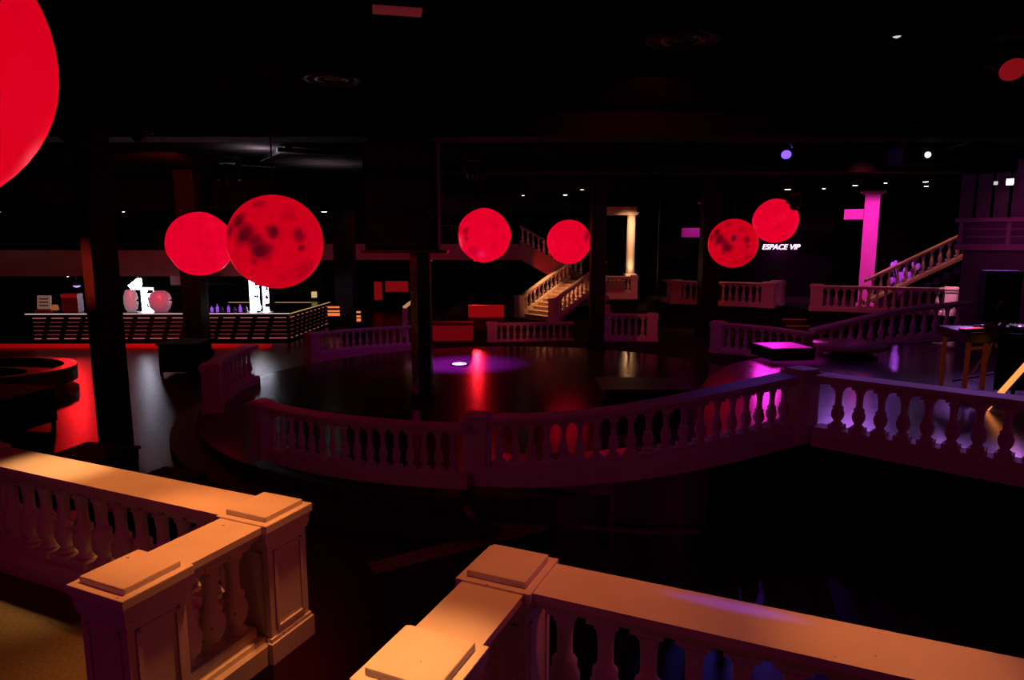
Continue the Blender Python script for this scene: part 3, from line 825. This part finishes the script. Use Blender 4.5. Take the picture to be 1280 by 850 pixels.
bm = bmesh.new(); aprism(bm, [(-.95, -.56), (-.6, -.85), (0, -.98), (.6, -.85), (.95, -.56)], 0, .2); finish('front_step', bm, BLACKG, t)
# small fixtures on the stage edge
t = thing('foot_monitor', 'small dark box on the stage floor beside the DJ table leg', 'box', (8.05, 11.3, ST))
box('body', -.2, .2, -.15, .15, 0, .18, METAL, t, bevel=.015); box('grille', -.17, .17, -.165, -.15, .02, .16, BLACK, t)

# floor light on the dance floor
t = thing('floor_light', 'bright violet-white light set in the dance floor, glow around it', 'floor light', (-1.5, 18.6, .4))
lathe('ring', [(.26, 0), (.26, .03), (.21, .035), (.2, .01)], METAL, t, 28); lathe('lens', [(.2, .008), (.19, .028), (.01, .034)], E_FLOOR, t, 24)

# ---------------------------------------------------------------- rear centre, under the mezzanine
t = thing('lit_bench', 'red-lit bench behind the dance floor, below the centre moon', 'bench', (-1.05, 26.2, .4))
box('seat', -.72, .72, 0, .7, .35, .46, REDS, t); box('front', -.7, .7, .04, .66, 0, .35, REDS, t); box('back', -.72, .72, .6, .75, .46, .95, E_REDSOFT, t)  # red light on the bench back put in as emission
t = thing('lit_bench', 'low red-lit wall seat left of the red bench, behind the dance floor column', 'bench', (-2.25, 23.3, .4))
box('front', -.85, .85, 0, .5, 0, .55, glow('dim_red_lit_front', (.5, .004, .01), .2), t); box('seat', -.87, .87, -.03, .55, .55, .65, REDS, t)  # red light on the seat front put in as emission
for (x0, x1, z0, z1, lb) in ((-7.95, -7.5, .6, 1.65, 'narrow red lit panel far behind the bar end'), (-7.3, -6.0, 1.07, 1.68, 'wide red lit panel far behind the dance floor column')):
    t = thing('red_panel', lb, 'panel', ((x0+x1)/2, 38.3, 0))
    w = (x1-x0)/2
    box('board', -w, w, 0, .06, z0, z1, E_REDP, t); box('frame', -w-.05, w+.05, .06, .1, z0-.05, z1+.05, METAL, t); tube('post', (0, .08, 0), (0, .08, z0), .03, METAL, t)
for (x, y, w, lb) in ((-7.72, 28.6, .5, 'orange glowing slatted lamp just right of the bar corner'), (-6.16, 26.5, .16, 'tiny stacked orange lamp right of the grey-blue column')):
    t = thing('slat_lamp', lb, 'lamp', (x, y, 0))
    box('stand', -.05, .05, .02, .1, 0, .7, METAL, t)
    for k in range(3): box('slat', -w/2, w/2, 0, .06, .72+k*.17, .72+k*.17+(.07 if k else .12), E_ORANGES, t)
t = thing('handrail_post', 'slanting cream handrail end beside the dance floor column', 'handrail', (-3.85, 24.2, .4))
bar('rail', (-.1, 0, 1.10), (.35, .3, 1.45), .16, .08, glow('cream_lit_rail', (1, .5, .22), .45), t); box('post', -.15, .02, -.08, .08, 0, 1.08, WHITE, t)  # warm light on the rail put in as emission
# newel figures: lit urn by the staircase
t = thing('stone_urn', 'small warm-lit urn on a post at the right of the staircase foot', 'urn', (3.75, 27.0, .4))
box('post', -.22, .22, -.22, .22, 0, .95, WHITE, t, bevel=.01)
lathe('urn', [(.08, .95), (.06, 1.02), (.18, 1.15), (.2, 1.28), (.1, 1.34), (.13, 1.4)], WHITE, t, 18)

# ---------------------------------------------------------------- left floor: seats and tables
t = thing('curved_sofa', 'round low sofa with a red-lit back edge at far left', 'sofa', (-14.2, 17.3, 0))
for nm, r0, r1, z0, z1, m in (('seat', .9, 1.6, .15, .38, LEATH), ('backrest', 1.6, 1.85, .15, .55, mat('dark_red_leatherette', (.10, .012, .012), .35))):
    bm = bmesh.new(); n = 28
    pts = [(r0*1.3*math.cos(R(-60+240*k/n)), r0*math.sin(R(-60+240*k/n))) for k in range(n+1)]+[(r1*1.3*math.cos(R(180-240*k/n)), r1*math.sin(R(180-240*k/n))) for k in range(n+1)]
    va = [bm.verts.new((x, y, z0)) for x, y in pts]; vb = [bm.verts.new((x, y, z1)) for x, y in pts]; m2 = len(pts)
    for k in range(m2): bm.faces.new((va[k], va[(k+1) % m2], vb[(k+1) % m2], vb[k]))
    for k in range(n):
        bm.faces.new((va[k], va[k+1], va[m2-2-k], va[m2-1-k])); bm.faces.new((vb[k], vb[k+1], vb[m2-2-k], vb[m2-1-k]))
    finish(nm, bm, m, t)
lathe('plinth', [(1.5, 0), (1.5, .14)], BLACK, t, 24)
def square_table(label, x, y, rz, h=.78, w=.75):
    q = thing('black_table', label, 'table', (x, y, 0), rz, None)
    box('top', -w/2, w/2, -w/2, w/2, h-.05, h, BLACK, q, bevel=.008)
    for sx in (-1, 1):
        for sy in (-1, 1): box('leg', sx*w*.43-.03, sx*w*.43+.03, sy*w*.43-.03, sy*w*.43+.03, 0, h-.05, METAL, q)
    box('side_skirt', -w*.46, w*.46, -w*.46, w*.46, .12, h-.05, BLACK, q)
    return q
square_table('black square table in the dark between left column and lower left balustrade', -4.55, 8.3, R(-20))
square_table('black square table right behind the lower left rail, beside the left column foot', -6.15, 9.3, R(-12), .8, .95)
square_table('tall black table in front of the round sofa at far left', -10.5, 13.0, R(-10), .85, 1.7)
square_table('black table at the foot of the black column before the bar', -9.7, 19.5, R(5), .95, 1.2)
def tub_chair(label, x, y, rz):
    q = thing('tub_chair', label, 'chair', (x, y, .2), rz)
    lathe('seat', [(.28, .12), (.32, .2), (.32, .38), (.28, .44), (.02, .46)], LEATH, q, 24)
    bm = bmesh.new(); n = 18
    ring = []
    for k in range(n+1):
        a = R(-20+220*k/n); h = .62+.2*math.sin(max(0, min(PI, PI*k/n)))
        ring.append([bm.verts.new((r*math.cos(a), r*math.sin(a), z)) for r, z in ((.32, .1), (.42, .1), (.44, h), (.34, h))])
    for a, b in zip(ring, ring[1:]):
        for j in range(4): bm.faces.new((a[j], a[(j+1) % 4], b[(j+1) % 4], b[j]))
    bm.faces.new(ring[0]); bm.faces.new(list(reversed(ring[-1])))
    finish('backrest', bm, mat('maroon_leatherette', (.05, .012, .014), .5), q)
    for k in range(4): a = R(45+90*k); tube('leg', (.22*math.cos(a), .22*math.sin(a), .13), (.26*math.cos(a), .26*math.sin(a), 0), .02, METAL, q)
    return q

# ---------------------------------------------------------------- overhead things
t = thing('hanging_speaker_stack', 'big black loudspeaker stack hanging from the ceiling over the dance floor column', 'loudspeaker', (-2.22, 14.15, 3.62))
bm = bmesh.new(); aprism(bm, [(-.78, -.35), (.62, -.35), (.80, -.05), (-.55, -.05)], 0, .25)
bm.free()
for k in range(3):
    c_ = box('cabinet', -.72, .72, -.75, -.25, .06+k*.78, .80+k*.78, BLACK, t, bevel=.02)
    box('grille', -.66, .66, -.765, -.75, .12+k*.78, .74+k*.78, METAL, c_)
box('bottom_tray', -.80, .92, -.78, -.24, 0, .06, BLACKG, t)
for s in (-.5, .5): tube('hanging_rod', (s, -.5, 2.36), (s, -.5, CZ-3.62-.002), .02, METAL, t)
box('side_lit_strip', .73, .75, -.7, -.3, .1, 2.3, FASC, t)  # pale strip puts the light on the stack's side edge into colour

def moving_head(label, x, y, drop, lens=None, tilt=0.0, pan=0.0, s=1.0, cat='spotlight', group=None):
    """stage light hung on a short pole from the ceiling"""
    z = CZ-drop
    q = thing('stage_spotlight', label, cat, (x, y, z), pan, group)
    tube('pole', (0, 0, .32*s), (0, 0, drop+.004), .025, METAL, q)
    box('base', -.2*s, .2*s, -.14*s, .14*s, .22*s, .34*s, METAL, q, bevel=.01)
    for k in (-1, 1): box('yoke_arm', k*.19*s-.03*s, k*.19*s+.03*s, -.06*s, .06*s, -.08*s, .24*s, METAL, q)
    M = Matrix.Rotation(tilt, 4, 'X')
    hd = lathe('head', [(.10*s, -.26*s), (.15*s, -.22*s), (.155*s, .0), (.13*s, .16*s), (.06*s, .2*s)], METAL, q, 18, M)
    lathe('lens', [(.125*s, -.268*s), (.11*s, -.255*s), (.01, -.25*s)], lens or BLACKG, hd, 18, M)
    return q
moving_head('violet glowing stage light under the ceiling, upper right of centre', 5.85, 14.6, .42, E_VIOLET, R(-58), R(-20), .8)
moving_head('dark stage light with dim red lens near the top right corner', 5.4, 7.6, .40, E_LENSR, R(-52), R(-20), 1.0)
moving_head('dark stage light hanging in front of the plain pinkish moon', 8.95, 21.5, 1.05, None, R(-30), 0, 1.0)
moving_head('dark stage light hanging before the lit ceiling patch at left', -7.75, 18.6, .55, None, R(20), 0, 1.5)
moving_head('dark stage light high at left, with small glints', -6.6, 12.2, .38, None, R(60), R(40), .9)
moving_head('dark stage light left of the one with small glints', -7.9, 12.3, .38, None, R(-50), R(10), .9)
moving_head('dark stage light above the centre moon', -1.0, 17.5, .5, None, R(35), R(15), 1.0)
t = thing('projector', 'black projector with a white lens hung from a bar at upper right', 'projector', (8.55, 14.4, 5.45))
box('body', -.48, .48, -.3, .3, 0, .34, BLACK, t, bevel=.02)
lathe('lens', [(.06, 0), (.055, .03), (.01, .035)], glow('projector_lens', (.9, 1, .95), 2.2), t, 16, Matrix.Translation((.02, -.30, .17)) @ Matrix.Rotation(PI/2, 4, 'X'))
for s in (-.3, .3): tube('hanger', (s, 0, .34), (s, 0, CZ-5.45-.002), .02, METAL, t)
t = thing('lighting_bar', 'black lighting bar crossing the ceiling at upper right', 'lighting bar', (4.9, 12.3, 5.92))
tube('pipe', (0, 0, 0), (12, -1.0, 0), .04, METAL, t)
for k in range(4): tube('hanger', (1+k*3.2, -.083-k*.267, 0), (1+k*3.2, -.083-k*.267, CZ-5.92-.002), .015, METAL, t)
t = thing('lighting_bar', 'black slanting bar from the ceiling to the projector at upper right', 'lighting bar', (8.9, 13.9, 5.72))
tube('pipe', (0, 0, 0), (1.1, -2.0, .48), .035, METAL, t)
lathe('ceiling_flange', [(.08, .46), (.08, .499)], METAL, t, 12, Matrix.Translation((1.1, -2.0, 0)))
for (x, y, lb) in ((2.0, 8.2, 'round recessed ceiling vent above the stage rail, top right'), (-2.6, 10.1, 'round recessed ceiling vent at upper left')):
    t = thing('ceiling_vent', lb, 'vent', (x, y, CZ-.05))
    lathe('ring', [(.42, .049), (.45, .03), (.40, 0), (.32, .02), (.30, .048)], METAL, t, 32)
    lathe('grille', [(.30, .02), (.2, .01), (.18, .03), (.1, .01), (.02, .02)], BLACKG, t, 24)
t = thing('ceiling_panel', 'small red-lit ribbed panel on the ceiling at top centre', 'panel', (-1.12, 7.15, CZ-.10), R(12))
box('frame', -.30, .22, -.12, .12, .05, .098, METAL, t)
for k in range(3): box('rib', -.29, .20, -.10+k*.07, -.055+k*.07, .02, .05, mat('red_rib', (.4, .1, .1), .5, emit=(.35, .03, .04), estr=.2), t)  # red light on the ribs put in as emission
t = thing('ceiling_duct', 'pair of dark slanted panels on the lit ceiling patch at left', 'panel', (-5.7, 16.9, CZ-.22), R(14))
box('panel', -.1, 1.5, -.14, .14, .06, .16, BLACK, t, M=Matrix.Rotation(R(12), 4, 'Z')); box('panel', -1.2, .2, 2.9, 3.2, .02, .12, BLACK, t, M=Matrix.Rotation(R(12), 4, 'Z')); bar('bracket', (.1, .1, .17), (-.9, 2.9, .17), .04, .09, METAL, t)

# downlights
def downlight(label, x, y, z, r, m, group=None):
    q = thing('downlight', label, 'ceiling light', (x, y, z), 0, group)
    lathe('ring', [(r*1.3, -.001), (r*1.4, -.02), (r*1.05, -.03), (r, -.005)], METAL, q, 16)
    lathe('lens', [(r, -.006), (r*.8, -.03), (.005, -.045)], m, q, 14)
    return q
for (x, y, r, m, lb) in ((12.12, 29.82, 0.15, E_WARM, 'brightest warm downlight, above the pinkish moon'),
        (13.51, 29.40, 0.09, E_WHITES, 'small downlight over the right half of the neon sign'),
        (14.06, 27.83, 0.12, E_WHITES, 'small downlight just left of the pink column top'),
        (14.71, 26.76, 0.08, E_WHITES, 'small downlight just right of the pink column top'),
        (15.97, 26.25, 0.12, E_WHITES, 'small downlight over the sloping balustrade, nearer of two'),
        (17.21, 28.21, 0.11, E_WHITES, 'small downlight over the sloping balustrade, further of two')):
    downlight(lb, x, y, CZ, r, m)
for (x, y, r, lb) in ((.55, 33.5, .09, 'small downlight above the upper staircase, leftmost of three'), (2.6, 33.2, .12, 'small downlight above the upper staircase, brightest of three'), (3.1, 30.0, .09, 'small downlight above the upper staircase, nearest of three')):
    downlight(lb, x, y, 5.3 if 34 <= y <= 34.4 else CZ, r, E_WHITES)
downlight('white downlight on the near ceiling at upper right', 4.45, 8.1, CZ, .05, E_LENSW)
downlight('white downlight under the mezzanine right of the hanging speakers', -4.4, 36.15, 2.95, .20, E_WHITES)
downlight('red glowing downlight under the mezzanine below the centre moon', -2.0, 36.15, 2.95, .20, E_REDS)
downlight('white downlight right of the big cratered moon', -7.2, 25.9, 5.05, .14, E_WHITES)
downlight('white downlight at the far left edge, over the mezzanine', -19.75, 25.9, 5.05, .15, E_WHITES)
downlight('tiny white downlight between left column and the smaller moon', -14.9, 25.9, 5.05, .06, E_WHITES)
downlight('tiny white downlight under the left mezzanine above the till', -18.4, 27.6, 2.5, .08, E_WHITES)
for (x, y, z, r, lb, m) in ((14.06, 19.75, 5.55, .05, 'tiny pinkish light on the board screen at far right, leftmost of two', E_LENSW), (14.33, 19.56, 5.57, .085, 'square white light on the board screen at far right', E_WHITES)):
    t = thing('wall_sconce', lb, 'light', (x, y, z), an)
    box('housing', -r*1.2, r*1.2, .0, .3, -r*1.2, r*1.2, METAL, t); box('lens', -r, r, -.02, 0, -r, r, m, t)

# mezzanine railings
def mezz_rail(label, x0, x1, y, z, n):
    q = thing('mezzanine_railing', label, 'railing', (x0, y, z))
    L = x1-x0
    box('top_bar', 0, L, -.04, .04, .92, 1.0, METAL, q); box('bottom_bar', 0, L, -.03, .03, .06, .1, METAL, q)
    for k in range(n+1): box('post', L*k/n-.03, L*k/n+.03, -.03, .03, 0, .92, WALL, q)
mezz_rail('dark railing on the left mezzanine above the bar', -27, -10.6, 27.35, 3.55, 30)
mezz_rail('dark railing on the centre mezzanine behind the hanging speakers', -10.4, .9, 36.15, 3.80, 20)

# ================================================================ LIGHTS
def lamp(name, kind, loc, power, col, target=None, size=.1, spot=60, blend=.5):
    d = bpy.data.lights.new(name, kind)
    d.energy = power; d.color = col
    if kind == 'SPOT':
        d.spot_size = R(spot); d.spot_blend = blend; d.shadow_soft_size = size
    else: d.shadow_soft_size = size
    o = bpy.data.objects.new(name, d); C.objects.link(o); o.location = loc
    if target is not None:
        o.rotation_euler = (Vector(target)-Vector(loc)).to_track_quat('-Z', 'Y').to_euler()
    return o
OR = (1.0, .27, .06)
# warm spots on the near balustrades
lamp('spot_left_rail', 'SPOT', (-1.12, 4.4, 6.0), 800, OR, (-1.95, 4.05, 1.94), .12, 30, .9)
lamp('rail_side_red', 'SPOT', (3.2, 3.6, 3.3), 60, (1, .10, .05), (-1.7, 4.0, 1.5), .3, 40, 1)  # added low red fill for the right faces of the rails
lamp('spot_left_far', 'SPOT', (-4.1, 6.6, 6.0), 1050, (1, .42, .13), (-3.85, 5.42, 1.94), .1, 17, 1)
lamp('spot_left_fill', 'SPOT', (-2.6, 6.2, 6.0), 520, OR, (-2.9, 5.0, 1.94), .1, 34, 1)
lamp('spot_right_near', 'SPOT', (-.75, 3.0, 6.0), 1000, (1, .35, .09), (-.50, 2.60, 1.94), .1, 20, 1)
lamp('spot_right_corner', 'SPOT', (.1, 4.2, 6.0), 240, (1, .22, .05), (.25, 3.5, 1.94), .1, 44, 1)
lamp('spot_right_far', 'SPOT', (2.0, 3.6, 6.0), 400, (1, .24, .04), (1.80, 2.88, 1.94), .1, 20, 1)
lamp('rail_violet', 'SPOT', (8.3, .12, 3.25), 4200, (.16, .05, 1), (1.16, 3.205, 1.94), .02, .85, 1)
# added dim magenta-red fill spots, unseen behind the viewer
AMB = (1.0, .03, .38)
lamp('fill_lamp_left', 'SPOT', (-5, -3.5, 5.7), 72, AMB, (-2, 10, 0), .6, 84, .9)
lamp('fill_lamp_right', 'SPOT', (5.5, -3.5, 5.7), 66, AMB, (3, 10, 0), .6, 84, .9)
lamp('red_wash_back', 'SPOT', (2, 10, 6.0), 150, (1, .05, .12), (5, 26, 1), .4, 100, .8)
lamp('red_wash_left', 'SPOT', (-9, 18, 6.0), 800, (1, .05, .06), (-17, 28, 3), .4, 100, .8)
lamp('red_wash_mezzanine', 'SPOT', (-5, 27, 5.8), 420, (1, .05, .16), (-5, 36, 3.3), .3, 100, .8)
# added overhead spot for the violet glow around the floor light
lamp('violet_floor_spot', 'SPOT', (-3.6, 17.8, 6.0), 15000, (.42, .02, 1.0), (-1.4, 18.7, .4), .05, 32, 1)

lamp('violet_rail_wash', 'SPOT', (-2.6, 18, 5.9), 60, (.6, .03, .9), (-4.4, 22, .8), .2, 50, 1)
# stage violet and magenta
lamp('stage_violet', 'SPOT', (9.4, 18.0, 4.6), 250, (.50, .16, 1.0), (6.0, 9.0, 1.1), .9, 46, .9)  # added unseen lamp, placed for its violet reflection in the stage floor
lamp('stage_blue', 'SPOT', (12.4, 17.0, 4.6), 560, (.58, .20, 1.0), (7.6, 8.0, 1.1), .9, 46, .9)  # second added lamp for the violet reflection in the stage floor
lamp('stage_magenta_back', 'SPOT', (8.6, 22.0, 3.1), 110, (1, .02, .75), (5.2, 13.5, 1.1), .4, 34, .9)  # added unseen lamp for the magenta reflection on the stage floor
lamp('stage_magenta', 'SPOT', (6.2, 17.5, 5.9), 1400, (1, .01, .70), (6.45, 15.7, 1.1), .1, 22, .6)
lamp('stage_pink_right', 'SPOT', (8.0, 9.6, 5.9), 600, (1, .04, .40), (7.7, 6.9, 1.1), .2, 24, .9)
lamp('rail_blue', 'SPOT', (5.6, 16.5, 5.6), 120, (.14, .10, 1), (3.2, 8.75, 1.95), .1, 14, 1)
lamp('speaker_blue', 'SPOT', (9.9, 13.9, 5.9), 110, (.18, .16, 1), (9.62, 13.3, 3.3), .1, 24, 1)
# staircase and cream column
lamp('stairs_warm', 'SPOT', (1.7, 30.9, 6.05), 2500, (1, .36, .12), (2.2, 31.2, 1.2), .1, 40, .9)
lamp('column_warm', 'SPOT', (5.5, 31.2, 5.6), 640, (1, .48, .22), (5.8, 33.6, 4.0), .1, 60, .8)
lamp('column_uplight', 'POINT', (5.85, 33.1, 2.6), 12, (1, .52, .22), None, .08)
lamp('balcony_front', 'SPOT', (5.1, 29.5, 5.9), 120, (1, .20, .10), (5.1, 31.9, 1.7), .1, 40, .8)
# pink column and terrace
lamp('pink_column_spot', 'SPOT', (12.7, 22.9, 5.75), 700, (1, .02, .55), (13.85, 26.2, 3.7), .1, 60, .5)
lamp('pink_post_spot', 'SPOT', (14.5, 21.0, 5.9), 1300, (1, .28, .52), (15.05, 22.75, 1.75), .1, 13, .8)
lamp('terrace_red', 'SPOT', (10, 19, 6.0), 150, (1, .09, .13), (11, 25.5, 2), .3, 70, .9)
lamp('terrace_top_middle', 'SPOT', (8.6, 27.1, 6.1), 230, (1, .30, .22), (8.6, 26.8, 2.3), .1, 62, 1)
lamp('terrace_top_right', 'SPOT', (13.1, 24.0, 6.1), 260, (1, .30, .22), (13.1, 23.6, 2.3), .1, 62, 1)
lamp('stairs_right_warm', 'SPOT', (14.9, 23.2, 6.1), 130, (1, .20, .10), (15.0, 24.0, 3.3), .1, 70, 1)
lamp('balcony_purple', 'SPOT', (11.5, 15, 6.0), 95, (.95, .05, .45), (15.4, 18.8, 4.2), .2, 48, .9)
lamp('slats_pink', 'SPOT', (15.2, 17.0, 5.6), 40, (1, .03, .55), (15.6, 18.8, 5.2), .1, 22, .7)
lamp('beam_magenta', 'SPOT', (8.2, 28.2, 6.0), 110, (1, .02, .70), (8.2, 29.6, 4.4), .1, 50, .8)
lamp('sign_glow', 'POINT', (12.6, 31.1, 3.6), 14, (1, .1, .8), None, .2)
lamp('plant_violet', 'POINT', (14.9, 25.6, 3.2), 15, (.5, .08, 1), None, .1)
# red under the upper staircase and beneath the mezzanine
lamp('under_stair_red', 'SPOT', (1.0, 31.6, 1.5), 170, (1, .02, .03), (2.0, 33.7, 2.9), .1, 46, .6)
lamp('dj_red', 'SPOT', (8.6, 11.0, 5.0), 160, (1, .04, .10), (8.45, 11.8, 2.3), .05, 18, .8)
lamp('mezz_red', 'SPOT', (-1.9, 35.5, 2.75), 600, (1, .01, .02), (-.85, 15, .4), .12, 30, .9)
lamp('bar_red', 'SPOT', (-18.0, 26.9, 3.1), 380, (1, .01, .015), (-10.2, 16, 0), .25, 34, .9)  # added unseen spot for the red reflection on the wood floor
lamp('column_red_edge', 'SPOT', (-8.9, 9.0, 3.4), 2200, (1, .06, .03), (-7.15, 11.3, 3.3), .05, 26, 1)  # added spot standing in for a red reflection on the column
lamp('column_blue', 'SPOT', (-6.5, 26.6, 3.6), 110, (.5, .6, 1), (-7.4, 29.2, 1.6), .1, 34, 1)  # added spot that brightens the grey-blue column
lamp('bar_floor_red', 'SPOT', (-12.6, 21.5, 5.9), 1500, (1, .01, .01), (-14, 23.9, 0), .2, 70, .9)
# added upward spots for the lit ceiling patch at left
lamp('ceiling_patch', 'SPOT', (-6.35, 17.3, 5.85), 170, (.85, .83, 1.0), (-6.35, 17.3, 6.2), .04, 172, .4)
lamp('ceiling_patch_wide', 'SPOT', (-5.6, 20.5, 5.2), 220, (.85, .80, .90), (-5.6, 20.5, 6.2), .1, 150, 1)
lamp('ceiling_violet', 'POINT', (6.5, 15.3, 6.0), 45, (.30, .07, 1), None, .05)
lamp('ceiling_red_right', 'SPOT', (11.5, 14.5, 5.2), 110, (1, .12, .06), (11.8, 14.8, 6.2), .1, 120, 1)

w = bpy.data.worlds.new('night'); bpy.context.scene.world = w
w.use_nodes = True
w.node_tree.nodes['Background'].inputs['Color'].default_value = (.0006, .0003, .0004, 1)

# ================================================================ CAMERA
cam = bpy.data.cameras.new('camera')
cam.sensor_width = 36; cam.lens = 830/1280*36; cam.clip_end = 200; cam.clip_start = .05
co = bpy.data.objects.new('camera', cam); C.objects.link(co)
co.location = (0, 0, 3.8)
co.rotation_euler = (PI/2-math.atan(120/830), 0, 0)
bpy.context.scene.camera = co
sc = bpy.context.scene
sc.view_settings.view_transform = 'Standard'
sc.view_settings.look = 'None'
sc.cycles.sample_clamp_indirect = 3.0
